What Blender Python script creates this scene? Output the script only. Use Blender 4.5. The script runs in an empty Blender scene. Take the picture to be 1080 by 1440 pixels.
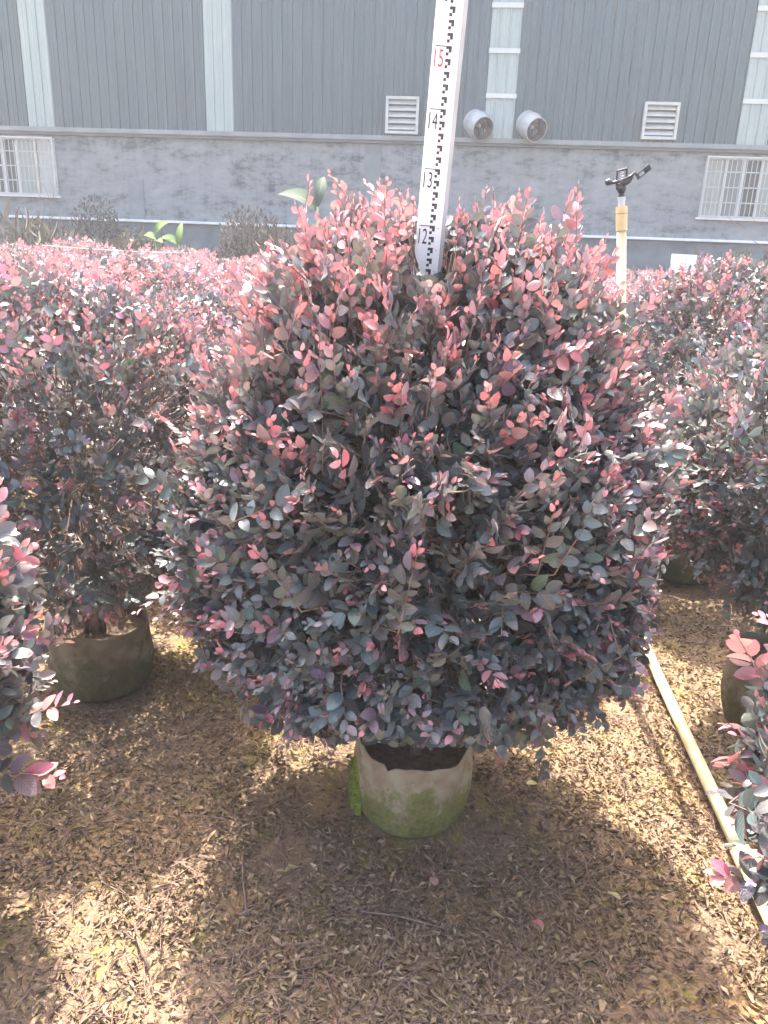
import bpy, bmesh, math, random
import numpy as np
from mathutils import Matrix, Vector

R = math.radians
scene = bpy.context.scene
col = scene.collection

# ------------------------------------------------------------------ camera
CAM_H, FPX = 1.35, 1082.0
PITCH, ROLL = R(18.446), R(2.147)
fw = np.array([0, math.cos(PITCH), -math.sin(PITCH)])
rt0 = np.array([1.0, 0, 0]); dn0 = np.cross(fw, rt0)
rt = math.cos(ROLL) * rt0 - math.sin(ROLL) * dn0
dn = math.sin(ROLL) * rt0 + math.cos(ROLL) * dn0
cam_d = bpy.data.cameras.new('camera')
cam = bpy.data.objects.new('camera', cam_d); col.objects.link(cam)
cam.matrix_world = Matrix(((rt[0], -dn[0], -fw[0], 0), (rt[1], -dn[1], -fw[1], 0), (rt[2], -dn[2], -fw[2], CAM_H), (0, 0, 0, 1)))
cam_d.sensor_fit = 'VERTICAL'; cam_d.sensor_height = 36.0
cam_d.lens = 36.0 * FPX / 1440.0
cam_d.clip_start = 0.02; cam_d.clip_end = 400
scene.camera = cam

# ------------------------------------------------------------------ light
SUN_EL, SUN_AZ = R(65), R(-16)          # azimuth clockwise from +Y: the sun stands behind the plants, a little to the left
world = bpy.data.worlds.new('World'); scene.world = world; world.use_nodes = True
wn = world.node_tree; wn.nodes.clear()
sky = wn.nodes.new('ShaderNodeTexSky'); sky.sky_type = 'NISHITA'; sky.sun_disc = False
sky.sun_elevation = SUN_EL; sky.sun_rotation = SUN_AZ % (2 * math.pi)
sky.air_density = 1.0; sky.dust_density = 7.0; sky.ozone_density = 0.3
bg = wn.nodes.new('ShaderNodeBackground'); bg.inputs[1].default_value = 0.15
wo = wn.nodes.new('ShaderNodeOutputWorld')
wn.links.new(sky.outputs[0], bg.inputs[0]); wn.links.new(bg.outputs[0], wo.inputs[0])
sd = bpy.data.lights.new('sun', 'SUN'); sd.energy = 2.5; sd.angle = R(0.5); sd.color = (1.0, 0.93, 0.82)
sun = bpy.data.objects.new('sun', sd); col.objects.link(sun)
to_sun = Vector((math.sin(SUN_AZ) * math.cos(SUN_EL), math.cos(SUN_AZ) * math.cos(SUN_EL), math.sin(SUN_EL)))
sun.rotation_euler = to_sun.to_track_quat('Z', 'Y').to_euler(); sun.location = (-6, 8, 14)
vs = scene.view_settings
vs.view_transform = 'Standard'; vs.look = 'None'; vs.gamma = 1.0; vs.use_curve_mapping = False
vs.exposure = 2.95
scene.render.engine = 'CYCLES'
cy = scene.cycles
cy.max_bounces = 8; cy.diffuse_bounces = 3; cy.glossy_bounces = 2; cy.transmission_bounces = 4; cy.transparent_max_bounces = 4; cy.volume_bounces = 1
cy.sample_clamp_indirect = 6.0

# ------------------------------------------------------------------ material helpers
def new_mat(name):
    m = bpy.data.materials.new(name); m.use_nodes = True
    nt = m.node_tree; nt.nodes.clear()
    out = nt.nodes.new('ShaderNodeOutputMaterial')
    return m, nt, out
def N(nt, t, **kw):
    n = nt.nodes.new(t)
    for k, v in kw.items():
        setattr(n, k, v)
    return n
def noise(nt, vec, scale, detail=4, rough=0.55):
    n = N(nt, 'ShaderNodeTexNoise'); n.inputs['Scale'].default_value = scale
    n.inputs['Detail'].default_value = detail; n.inputs['Roughness'].default_value = rough
    if vec is not None: nt.links.new(vec, n.inputs['Vector'])
    return n.outputs['Fac']
def ramp(nt, fac, stops):
    r = N(nt, 'ShaderNodeValToRGB'); e = r.color_ramp.elements
    while len(e) < len(stops): e.new(0.5)
    for el, (p, c) in zip(e, stops):
        el.position = p; el.color = (*c, 1) if len(c) == 3 else c
    nt.links.new(fac, r.inputs[0]); return r.outputs[0]
def mix(nt, fac, a, b, mode='MIX'):
    m = N(nt, 'ShaderNodeMix', data_type='RGBA', blend_type=mode)
    for sock, v in ((m.inputs[0], fac), (m.inputs[6], a), (m.inputs[7], b)):
        if hasattr(v, 'links'): nt.links.new(v, sock)
        elif isinstance(v, (int, float)): sock.default_value = v
        else: sock.default_value = (*v, 1)
    return m.outputs[2]
def math_(nt, op, a, b=None):
    m = N(nt, 'ShaderNodeMath', operation=op)
    for s, v in ((m.inputs[0], a), (m.inputs[1], b)):
        if v is None: continue
        if hasattr(v, 'links'): nt.links.new(v, s)
        else: s.default_value = v
    return m.outputs[0]
def bump(nt, h, strength=0.3, dist=0.01):
    b = N(nt, 'ShaderNodeBump'); b.inputs['Strength'].default_value = strength; b.inputs['Distance'].default_value = dist
    nt.links.new(h, b.inputs['Height']); return b.outputs[0]
def principled(nt, out, color, rough=0.6, spec=0.5, metal=0.0, normal=None):
    p = N(nt, 'ShaderNodeBsdfPrincipled')
    if hasattr(color, 'links'): nt.links.new(color, p.inputs['Base Color'])
    else: p.inputs['Base Color'].default_value = (*color, 1)
    if hasattr(rough, 'links'): nt.links.new(rough, p.inputs['Roughness'])
    else: p.inputs['Roughness'].default_value = rough
    p.inputs['Specular IOR Level'].default_value = spec; p.inputs['Metallic'].default_value = metal
    if normal is not None: nt.links.new(normal, p.inputs['Normal'])
    if out is not None: nt.links.new(p.outputs[0], out.inputs[0])
    return p
def coords(nt, which='Object'):
    return N(nt, 'ShaderNodeTexCoord').outputs[which]
def worn(name, c1, c2, scale=8, rough=0.6, bs=0.15, spec=0.4, metal=0.0, detail=5, lo=0.35, hi=0.65):
    m, nt, out = new_mat(name); v = coords(nt)
    f = noise(nt, v, scale, detail)
    c = ramp(nt, f, [(lo, c1), (hi, c2)])
    principled(nt, out, c, rough, spec, metal, bump(nt, noise(nt, v, scale * 6, 4), bs, 0.004))
    return m

# leaf: the tint of each leaf is stored on the mesh, the blade gets a paler midrib, side veins, gloss and translucency
def leaf_material(name, trans=0.25, rough=0.31, spec=0.75, veins=True):
    m, nt, out = new_mat(name)
    at = N(nt, 'ShaderNodeAttribute', attribute_name='tint').outputs['Color']
    uv = N(nt, 'ShaderNodeUVMap').outputs[0]
    sx = N(nt, 'ShaderNodeSeparateXYZ'); nt.links.new(uv, sx.inputs[0])
    ax = math_(nt, 'ABSOLUTE', math_(nt, 'SUBTRACT', sx.outputs[0], 0.5))
    v = coords(nt)
    blot = noise(nt, v, 130, 2)
    c = mix(nt, math_(nt, 'MULTIPLY', blot, 0.3), at, (0.05, 0.05, 0.052), 'MIX')
    nrm = None
    if veins:
        rib = math_(nt, 'LESS_THAN', ax, 0.03)
        c = mix(nt, math_(nt, 'MULTIPLY', rib, 0.35), c, (0.30, 0.20, 0.19))
        ph = math_(nt, 'SUBTRACT', math_(nt, 'MULTIPLY', sx.outputs[1], 44.0), math_(nt, 'MULTIPLY', ax, 36.0))
        h = math_(nt, 'SINE', ph)
        nrm = bump(nt, h, 0.25, 0.0006)
    geo = N(nt, 'ShaderNodeNewGeometry')
    under = mix(nt, 0.40, c, (0.20, 0.18, 0.175))
    c2 = mix(nt, geo.outputs['Backfacing'], c, under)
    p = principled(nt, None, c2, rough, spec, 0, nrm)
    p.inputs['Sheen Weight'].default_value = 0.12
    t = N(nt, 'ShaderNodeBsdfTranslucent')
    tc = mix(nt, 1.0, c, (1.0, 0.88, 0.82), 'MULTIPLY'); nt.links.new(tc, t.inputs[0])
    ms = N(nt, 'ShaderNodeMixShader'); ms.inputs[0].default_value = trans
    nt.links.new(p.outputs[0], ms.inputs[1]); nt.links.new(t.outputs[0], ms.inputs[2]); nt.links.new(ms.outputs[0], out.inputs[0])
    return m
def litter_material():
    m, nt, out = new_mat('dead_leaf')
    at = N(nt, 'ShaderNodeAttribute', attribute_name='tint').outputs['Color']
    v = coords(nt); c = mix(nt, math_(nt, 'MULTIPLY', noise(nt, v, 180, 3), 0.6), at, (0.05, 0.035, 0.026))
    principled(nt, out, c, 0.8, 0.25, 0, bump(nt, noise(nt, v, 400, 2), 0.3, 0.001))
    return m
def ground_material():
    m, nt, out = new_mat('soil_ground'); v = coords(nt)
    fine = noise(nt, v, 95, 6, 0.7); mid = noise(nt, v, 22, 6, 0.65); big = noise(nt, v, 4.2, 6, 0.65); big2 = noise(nt, v, 5.3, 6, 0.65)
    c = ramp(nt, fine, [(0.30, (0.105, 0.073, 0.047)), (0.52, (0.20, 0.138, 0.092)), (0.70, (0.31, 0.225, 0.15))])
    ochre = ramp(nt, mid, [(0.3, (0.21, 0.125, 0.06)), (0.7, (0.33, 0.22, 0.11))])
    c = mix(nt, ramp(nt, big, [(0.50, (0, 0, 0)), (0.62, (1, 1, 1))]), c, ochre)
    moss = ramp(nt, fine, [(0.3, (0.13, 0.115, 0.035)), (0.7, (0.27, 0.23, 0.07))])
    mf = math_(nt, 'MULTIPLY', ramp(nt, big2, [(0.52, (0, 0, 0)), (0.60, (1, 1, 1))]), ramp(nt, mid, [(0.42, (0, 0, 0)), (0.58, (1, 1, 1))]))
    c = mix(nt, mf, c, moss)
    principled(nt, out, c, 0.92, 0.2, 0, bump(nt, math_(nt, 'ADD', fine, mid), 0.6, 0.012))
    return m
def pot_material(name, pale, dirt, moss1, moss2, mossy=0.5):
    m, nt, out = new_mat(name); v = coords(nt)
    s = N(nt, 'ShaderNodeSeparateXYZ'); nt.links.new(v, s.inputs[0])
    hz = math_(nt, 'MULTIPLY', s.outputs[2], 4.6)             # 0 at the foot, 1 at the rim
    n1 = noise(nt, v, 11, 8, 0.68); n2 = noise(nt, v, 60, 6, 0.7); n3 = noise(nt, v, 16, 4)
    c = mix(nt, ramp(nt, n3, [(0.4, (0, 0, 0)), (0.66, (1, 1, 1))]), pale, dirt)
    edge = math_(nt, 'ADD', math_(nt, 'SUBTRACT', 1.05, hz), math_(nt, 'MULTIPLY', math_(nt, 'SUBTRACT', n1, 0.5), 2.6))
    edge = math_(nt, 'ADD', edge, math_(nt, 'MULTIPLY', math_(nt, 'SUBTRACT', n2, 0.5), 1.2))
    mf = ramp(nt, math_(nt, 'MULTIPLY', edge, mossy), [(0.20, (0, 0, 0)), (0.42, (1, 1, 1))])
    mo = ramp(nt, n2, [(0.32, moss1), (0.68, moss2)])
    c = mix(nt, math_(nt, 'MULTIPLY', mf, 0.85), c, mo)
    w = N(nt, 'ShaderNodeTexWave'); w.inputs['Scale'].default_value = 190; nt.links.new(v, w.inputs['Vector'])
    principled(nt, out, c, 0.85, 0.25, 0, bump(nt, math_(nt, 'ADD', n2, math_(nt, 'MULTIPLY', w.outputs['Fac'], 0.25)), 0.6, 0.005))
    return m
def wall_material():
    m, nt, out = new_mat('rendered_wall'); v = coords(nt)
    mp = N(nt, 'ShaderNodeMapping'); mp.inputs['Scale'].default_value = (0.6, 1, 1.3); nt.links.new(v, mp.inputs[0])
    n1 = noise(nt, mp.outputs[0], 3.2, 10, 0.78); n2 = noise(nt, mp.outputs[0], 0.7, 3); n3 = noise(nt, v, 30, 3)
    ms = N(nt, 'ShaderNodeMapping'); ms.inputs['Scale'].default_value = (5.0, 1, 0.35); nt.links.new(v, ms.inputs[0])
    drip = noise(nt, ms.outputs[0], 1.6, 6, 0.6)
    f = math_(nt, 'ADD', math_(nt, 'ADD', math_(nt, 'MULTIPLY', n1, 0.66), math_(nt, 'MULTIPLY', n2, 0.20)), math_(nt, 'MULTIPLY', drip, 0.14))
    c = ramp(nt, f, [(0.36, (0.030, 0.040, 0.045)), (0.42, (0.068, 0.083, 0.090)), (0.49, (0.150, 0.170, 0.175)), (0.62, (0.205, 0.225, 0.226))])
    principled(nt, out, c, 0.9, 0.2, 0, bump(nt, math_(nt, 'ADD', n1, n3), 0.2, 0.01))
    return m
def clad_material(name, c1, c2, rough, trans=0.0):
    m, nt, out = new_mat(name); v = coords(nt)
    mp = N(nt, 'ShaderNodeMapping'); mp.inputs['Scale'].default_value = (3.0, 1, 0.22); nt.links.new(v, mp.inputs[0])
    f = noise(nt, mp.outputs[0], 1.6, 5)
    c = ramp(nt, f, [(0.35, c1), (0.65, c2)])
    principled(nt, out, c, rough, 0.5)
    return m

M = {}
M['leaf'] = leaf_material('shrub_leaf')
M['litter'] = litter_material()
M['ground'] = ground_material()
M['twig'] = worn('twig_bark', (0.14, 0.085, 0.07), (0.24, 0.16, 0.13), 60, 0.8)
M['bark'] = worn('stem_bark', (0.11, 0.075, 0.058), (0.22, 0.15, 0.115), 40, 0.85, 0.5)
M['soil'] = worn('pot_soil', (0.055, 0.036, 0.026), (0.13, 0.088, 0.06), 60, 0.95, 0.8)
M['pot'] = pot_material('grow_bag_fabric', (0.34, 0.295, 0.215), (0.24, 0.18, 0.12), (0.05, 0.075, 0.016), (0.19, 0.18, 0.045), 0.62)
M['pot_shaded'] = pot_material('shaded_bag_fabric', (0.18, 0.15, 0.105), (0.11, 0.085, 0.055), (0.03, 0.035, 0.014), (0.085, 0.08, 0.036), 0.6)  # bag fabric and moss again, colours darkened for the shade under the foliage
M['moss'] = worn('bright_moss', (0.10, 0.135, 0.016), (0.24, 0.28, 0.04), 60, 0.95, 0.9)
M['staff'] = worn('white_enamel', (0.78, 0.78, 0.77), (0.82, 0.82, 0.81), 5, 0.38, 0.02)
M['ink'] = worn('black_ink', (0.035, 0.035, 0.037), (0.06, 0.06, 0.06), 60, 0.6, 0.02)
M['red_ink'] = worn('red_ink', (0.55, 0.05, 0.08), (0.65, 0.09, 0.12), 60, 0.6, 0.02)
M['pale_ink'] = worn('pale_ink', (0.52, 0.52, 0.55), (0.60, 0.60, 0.62), 60, 0.6, 0.02)
M['pvc'] = worn('yellowed_plastic', (0.50, 0.37, 0.18), (0.60, 0.47, 0.26), 14, 0.5, 0.08)
M['pvc_white'] = worn('cream_plastic', (0.56, 0.46, 0.25), (0.68, 0.58, 0.36), 11, 0.45, 0.08)
M['black'] = worn('black_plastic', (0.022, 0.023, 0.025), (0.045, 0.047, 0.05), 30, 0.5, 0.08)
M['grey_metal'] = worn('dull_metal', (0.32, 0.33, 0.34), (0.42, 0.43, 0.44), 12, 0.45, 0.08, 0.5, 0.2)
M['wall'] = wall_material()
M['pilaster'] = worn('pale_render', (0.12, 0.145, 0.148), (0.155, 0.18, 0.183), 4, 0.9, 0.2, 0.2)
M['plinth'] = worn('concrete_plinth', (0.085, 0.105, 0.112), (0.135, 0.158, 0.165), 2.5, 0.9, 0.25, 0.2)
M['ledge'] = worn('white_ledge', (0.50, 0.52, 0.52), (0.62, 0.63, 0.63), 3, 0.7, 0.1)
M['clad'] = clad_material('blue_grey_cladding', (.015, .043, .055), (.025, .059, .072), 0.42)
M['light_strip'] = clad_material('translucent_cladding', (0.19, 0.25, 0.245), (0.23, 0.29, 0.28), 0.35)
M['lap'] = clad_material('lap_band', (0.32, 0.37, 0.36), (0.37, 0.41, 0.40), 0.4)
M['flashing'] = worn('grey_flashing', (0.115, 0.14, 0.145), (0.155, 0.18, 0.185), 2, 0.4, 0.03)
M['shadow_and_vent'] = worn('drip_shadow_and_vent_back', (0.055, 0.065, 0.07), (0.08, 0.09, 0.095), 2, 0.5, 0.03)  # dark grey for the painted shadow line under the flashing and the vent backs
M['bar'] = worn('white_steel', (0.28, 0.32, 0.31), (0.36, 0.39, 0.38), 6, 0.45, 0.05)
M['alu'] = worn('window_alloy', (0.40, 0.42, 0.42), (0.48, 0.50, 0.50), 6, 0.4, 0.03)
M['rust_alu'] = worn('stained_alloy', (0.42, 0.34, 0.25), (0.56, 0.50, 0.42), 6, 0.5, 0.03)
M['fan_dark'] = worn('fan_metal', (0.05, 0.053, 0.055), (0.09, 0.093, 0.095), 9, 0.6, 0.1)
M['fan_white'] = worn('fan_casing', (0.22, 0.245, 0.25), (0.30, 0.32, 0.33), 6, 0.45, 0.05)
M['vent'] = worn('vent_paint', (0.27, 0.305, 0.295), (0.35, 0.38, 0.37), 5, 0.5, 0.05)
def glass(name, c):
    m, nt, out = new_mat(name); v = coords(nt)
    cc = ramp(nt, noise(nt, v, 1.7, 3), [(0.3, c), (0.7, tuple(x * 1.25 for x in c))])
    p = principled(nt, out, cc, 0.25, 0.3); return m
M['pane_dark'] = glass('dark_pane', (0.035, 0.04, 0.04))
M['pane_pale'] = glass('curtained_pane', (0.21, 0.245, 0.225))
M['pane_white'] = glass('papered_pane', (0.30, 0.32, 0.31))
M['pane_mid'] = glass('grey_pane', (0.12, 0.14, 0.135))
M['roof'] = worn('roof_sheet', (0.22, 0.25, 0.27), (0.28, 0.31, 0.33), 3, 0.5)
M['weed'] = leaf_material('weed_blade', 0.2, 0.7, 0.2, False)
M['banana'] = leaf_material('broad_leaf', 0.14, 0.7, 0.08, True)
M['cord'] = worn('pale_cord', (0.62, 0.55, 0.45), (0.72, 0.66, 0.55), 50, 0.8)
M['bamboo'] = worn('dry_bamboo', (0.50, 0.36, 0.18), (0.62, 0.47, 0.27), 30, 0.6)

# ------------------------------------------------------------------ object helpers
def link(name, me, mat=None, parent=None):
    o = bpy.data.objects.new(name, me); col.objects.link(o)
    if mat is not None and me is not None and not me.materials: me.materials.append(mat)
    if parent is not None: o.parent = parent
    return o
def empty(name, loc=(0, 0, 0), rz=0):
    o = bpy.data.objects.new(name, None); col.objects.link(o); o.location = loc; o.rotation_euler = (0, 0, rz)
    o.empty_display_size = 0.1
    return o
def tag(o, label=None, cat=None, group=None, kind=None):
    for k, v in (('label', label), ('category', cat), ('group', group), ('kind', kind)):
        if v: o[k] = v
    return o
def bm_obj(name, bm, mat, parent=None, smooth=False):
    bmesh.ops.recalc_face_normals(bm, faces=bm.faces[:])
    me = bpy.data.meshes.new(name); bm.to_mesh(me); bm.free()
    if smooth: me.shade_smooth()
    return link(name, me, mat, parent)
def bx(bm, x0, x1, y0, y1, z0, z1):
    v = [bm.verts.new((x, y, z)) for x in (x0, x1) for y in (y0, y1) for z in (z0, z1)]
    for f in ((0, 1, 3, 2), (4, 6, 7, 5), (0, 4, 5, 1), (2, 3, 7, 6), (0, 2, 6, 4), (1, 5, 7, 3)):
        bm.faces.new([v[i] for i in f])
def box(name, dims, mat, parent=None, bevel=0.0):
    bm = bmesh.new(); bx(bm, *dims)
    if bevel: bmesh.ops.bevel(bm, geom=bm.edges[:], offset=bevel, segments=2, affect='EDGES')
    return bm_obj(name, bm, mat, parent)
def tube(bm, pts, radii, seg=8, cap=True):
    pts = [Vector(p) for p in pts]; rings = []
    if not hasattr(radii, '__len__'): radii = [radii] * len(pts)
    ref = None
    for i, p in enumerate(pts):
        d = (pts[min(i + 1, len(pts) - 1)] - pts[max(i - 1, 0)]).normalized()
        if ref is None:
            ref = d.orthogonal().normalized()
        ref = (ref - d * ref.dot(d)).normalized(); b = d.cross(ref)
        rings.append([bm.verts.new(p + (ref * math.cos(2 * math.pi * k / seg) + b * math.sin(2 * math.pi * k / seg)) * radii[i]) for k in range(seg)])
    for a, b in zip(rings, rings[1:]):
        for k in range(seg):
            bm.faces.new((a[k], a[(k + 1) % seg], b[(k + 1) % seg], b[k]))
    if cap:
        bm.faces.new(rings[0][::-1]); bm.faces.new(rings[-1])
def unit(a):
    return a / np.maximum(np.linalg.norm(a, axis=-1, keepdims=True), 1e-9)

# ------------------------------------------------------------------ blade templates and fast mesh building
def blade_template(rows, curl, fold, tip=0.0, width_pow=1.0):
    # rows: (y, half width); returns verts in (x, y, z), quads, uv
    V, UV, F = [], [], []
    def z(y, x):
        return -curl * (y - 0.25) ** 2 + fold * abs(x) + tip * y
    prev = None
    for y, w in rows:
        if w == 0:
            V.append((0, y, z(y, 0))); UV.append((0.5, y)); cur = [len(V) - 1]
        else:
            cur = []
            for s in (-1, 0, 1):
                V.append((s * w, y, z(y, s * w))); UV.append((0.5 + 0.5 * s, y)); cur.append(len(V) - 1)
        if prev is not None:
            if len(prev) == 1: F += [(prev[0], cur[1], cur[0]), (prev[0], cur[2], cur[1])]
            elif len(cur) == 1: F += [(prev[0], prev[1], cur[0]), (prev[1], prev[2], cur[0])]
            else: F += [(prev[0], prev[1], cur[1], cur[0]), (prev[1], prev[2], cur[2], cur[1])]
        prev = cur
    return np.array(V, float), F, np.array(UV, float)
OVAL = [(0, 0), (0.14, 0.20), (0.38, 0.30), (0.64, 0.285), (0.86, 0.165), (1, 0)]
OVAL_LOW = [(0, 0), (0.25, 0.27), (0.65, 0.285), (1, 0)]
LEAF = [blade_template(OVAL, 0.22, 0.30), blade_template(OVAL, 0.45, 0.16), blade_template(OVAL, -0.15, 0.45)]
LEAF_LOW = blade_template(OVAL_LOW, 0.25, 0.28)
def build_blades(name, templates, which, P, A, S, L, W, tint):
    """one mesh of many blades; P origin, A along, S side (both unit), L length, W width factor, tint rgb"""
    Nn = np.cross(S, A)
    vs_, uvs_, cols_, loops_, starts_, totals_ = [], [], [], [], [], []
    voff = 0; loff = 0
    for ti, (V, F, UV) in enumerate(templates):
        idx = np.where(which == ti)[0]
        if len(idx) == 0: continue
        n, k = len(idx), len(V)
        w = (V[None, :, 0, None] * (W[idx] * L[idx])[:, None, None] * S[idx][:, None, :]
             + V[None, :, 1, None] * L[idx][:, None, None] * A[idx][:, None, :]
             + V[None, :, 2, None] * L[idx][:, None, None] * Nn[idx][:, None, :] + P[idx][:, None, :])
        vs_.append(w.reshape(-1, 3)); cols_.append(np.repeat(tint[idx], k, axis=0))
        fl = np.concatenate([np.array(f) for f in F]); fs = np.array([len(f) for f in F])
        loops = (fl[None, :] + (np.arange(n) * k)[:, None] + voff).reshape(-1)
        loops_.append(loops); uvs_.append(np.tile(UV[fl], (n, 1)))
        t = np.tile(fs, n); totals_.append(t)
        voff += n * k
    v = np.concatenate(vs_); lp = np.concatenate(loops_); tt = np.concatenate(totals_)
    st = np.concatenate([[0], np.cumsum(tt)[:-1]])
    me = bpy.data.meshes.new(name)
    me.vertices.add(len(v)); me.vertices.foreach_set('co', v.astype(np.float32).ravel())
    me.loops.add(len(lp)); me.loops.foreach_set('vertex_index', lp.astype(np.int32))
    me.polygons.add(len(tt)); me.polygons.foreach_set('loop_start', st.astype(np.int32))
    uvl = me.uv_layers.new(name='UVMap'); uvl.data.foreach_set('uv', np.concatenate(uvs_).astype(np.float32).ravel())
    ca = me.attributes.new('tint', 'FLOAT_COLOR', 'POINT')
    c = np.concatenate(cols_); c = np.concatenate([c, np.ones((len(c), 1))], axis=1)
    ca.data.foreach_set('color', c.astype(np.float32).ravel())
    me.update(calc_edges=True); me.shade_smooth()
    return me

# ------------------------------------------------------------------ ground
def rise(y):
    t = np.clip((np.asarray(y, float) - 4.0) / 9.0, 0, 1); return 0.13 * t * t * (3 - 2 * t)
def gz(x, y):
    x = np.asarray(x, float); y = np.asarray(y, float)
    n = 0.010 * np.sin(2.3 * x + 1.1 * y) + 0.008 * np.sin(3.7 * y - 1.9 * x + 1) + 0.005 * np.sin(9 * x + 5 * y + 2) + 0.004 * np.sin(13 * y - 7 * x)
    return rise(y) + n - 0.012
def make_ground():
    xs = np.concatenate([[-60, -25, -12, -7, -5], np.arange(-4, 4.01, 0.08), [5, 7, 12, 25, 60]])
    ys = np.concatenate([[-40, -10, -4, -1], np.arange(0, 6.01, 0.08), np.arange(6.5, 16, 0.7), [18, 22, 40, 60]])
    X, Y = np.meshgrid(xs, ys, indexing='ij'); Z = gz(X, Y)
    far = (np.abs(X) > 12) | (Y < -2); Z = np.where(far, rise(Y) - 0.012, Z)
    v = np.stack([X, Y, Z], -1).reshape(-1, 3); ny = len(ys)
    f = [(i * ny + j, (i + 1) * ny + j, (i + 1) * ny + j + 1, i * ny + j + 1) for i in range(len(xs) - 1) for j in range(ny - 1)]
    me = bpy.data.meshes.new('ground'); me.from_pydata(v.tolist(), [], f); me.shade_smooth()
    tag(link('ground', me, M['ground']), 'brown leaf strewn earth with ochre and mossy patches', kind='structure')
make_ground()

# ------------------------------------------------------------------ factory building
BLD = empty('factory_building', (0, 18, 0), R(-4.621))
tag(BLD, 'long grey factory with ribbed blue grey cladding above a blotchy rendered wall', 'building')
U0, U1 = -16.0, 15.0
Z_PL, Z_WALL, Z_CL, Z_TOP = 1.86, 3.60, 3.755, 7.4
box('plinth', (U0, U1, 0.0, 0.3, -0.4, Z_PL), M['plinth'], BLD)
box('ledge', (U0, U1, -0.09, 0.25, Z_PL + 0.002, Z_PL + 0.055), M['ledge'], BLD, 0.006)
# rendered wall with openings for the two windows
WINS = [(-10.05, -7.62, 2.36, 3.55), (6.42, 8.85, 2.35, 3.53)]
def make_wall():
    bm = bmesh.new(); zb = Z_PL + 0.057
    us = [U0] + [u for w in WINS for u in w[:2]] + [U1]
    for i in range(0, len(us), 2): bx(bm, us[i], us[i + 1], 0.03, 0.28, zb, Z_WALL)
    for (a, b, z0, z1) in WINS:
        bx(bm, a + .0005, b - .0005, 0.03, 0.28, zb, z0); bx(bm, a + .0005, b - .0005, 0.03, 0.28, z1, Z_WALL)
    bm_obj('rendered_wall', bm, M['wall'], BLD)
make_wall()
for u in (-12.2, -6.0, -0.71, 5.4 + 6.2):
    box('pilaster', (u, u + 0.36, 0.012, 0.031, Z_PL + 0.06, Z_WALL - 0.02 if u > -3 else 2.75), M['pilaster'], BLD)
box('drip_shadow', (U0, U1, -0.05, 0.2, Z_WALL + 0.002, Z_WALL + 0.055), M['shadow_and_vent'], BLD)  # dark strip standing in for the shadow below the flashing
box('flashing', (U0, U1, -0.085, 0.2, Z_WALL + 0.058, Z_CL - 0.004), M['flashing'], BLD, 0.004)
def ribbed(u0, u1, z0, z1, y=0.0):
    bm = bmesh.new(); prof = []
    n = max(1, round((u1 - u0) / 0.21)); p = (u1 - u0) / n
    for i in range(n):
        a = u0 + i * p
        prof += [(a, y), (a + .36 * p, y), (a + .40 * p, y - .006), (a + .48 * p, y - .006), (a + .52 * p, y), (a + .80 * p, y), (a + .86 * p, y - .028), (a + .94 * p, y - .028)]
    prof.append((u1, y))
    lo = [bm.verts.new((u, yy, z0)) for u, yy in prof]; hi = [bm.verts.new((u, yy, z1)) for u, yy in prof]
    for i in range(len(prof) - 1): bm.faces.new((lo[i], lo[i + 1], hi[i + 1], hi[i]))
    a = bm.verts.new((u0, y + .05, z0)); b = bm.verts.new((u1, y + .05, z0)); c = bm.verts.new((u0, y + .05, z1)); d = bm.verts.new((u1, y + .05, z1))
    bm.faces.new((lo[0], hi[0], c, a)); bm.faces.new((lo[-1], b, d, hi[-1])); bm.faces.new((a, c, d, b))
    return bm
STRIPS = [(-14.3, -13.69), (-8.15, -7.54), (-4.15, -3.54), (1.80, 2.41), (6.95, 7.56), (12.5, 13.11)]
edges = [U0] + [u for s in STRIPS for u in s] + [U1]
for i in range(0, len(edges), 2):
    bm_obj('cladding_panel', ribbed(edges[i], edges[i + 1], Z_CL, Z_TOP), M['clad'], BLD)
for k, (a, b) in enumerate(STRIPS):
    if k < 3:
        bm_obj('light_panel', ribbed(a + .003, b - .003, Z_CL, Z_TOP, -0.004), M['light_strip'], BLD)
    else:
        hs = [Z_CL, 4.55, 5.37, 6.17, 6.98, Z_TOP]
        for z0, z1 in zip(hs, hs[1:]):
            bm_obj('light_panel', ribbed(a + .003, b - .003, z0 + .002, z1 - .002, -0.004), M['light_strip'], BLD)
        for z in hs[1:-1]:
            box('lap_band', (a - .01, b + .01, -0.042, -0.035, z - .045, z + .045), M['lap'], BLD)
box('end_wall', (U0, U0 + .2, 0.32, 22, -0.4, Z_TOP), M['clad'], BLD)
box('end_wall', (U1 - .2, U1, 0.32, 22, -0.4, Z_TOP), M['clad'], BLD)
box('back_wall', (U0 + .21, U1 - .21, 21.8, 22, -0.4, Z_TOP), M['clad'], BLD)
def make_roof():
    bm = bmesh.new(); a = [(-0.25, Z_TOP + .01), (11, Z_TOP + 1.1), (22.3, Z_TOP + .01)]
    lo = []
    for u in (U0 - .3, U1 + .3):
        lo.append([bm.verts.new((u, y, z)) for y, z in a] + [bm.verts.new((u, y, z + .12)) for y, z in a[::-1]])
    for i in range(6): bm.faces.new((lo[0][i], lo[0][(i + 1) % 6], lo[1][(i + 1) % 6], lo[1][i]))
    bm.faces.new(lo[0]); bm.faces.new(lo[1][::-1])
    bm_obj('roof', bm, M['roof'], BLD)
make_roof()
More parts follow.
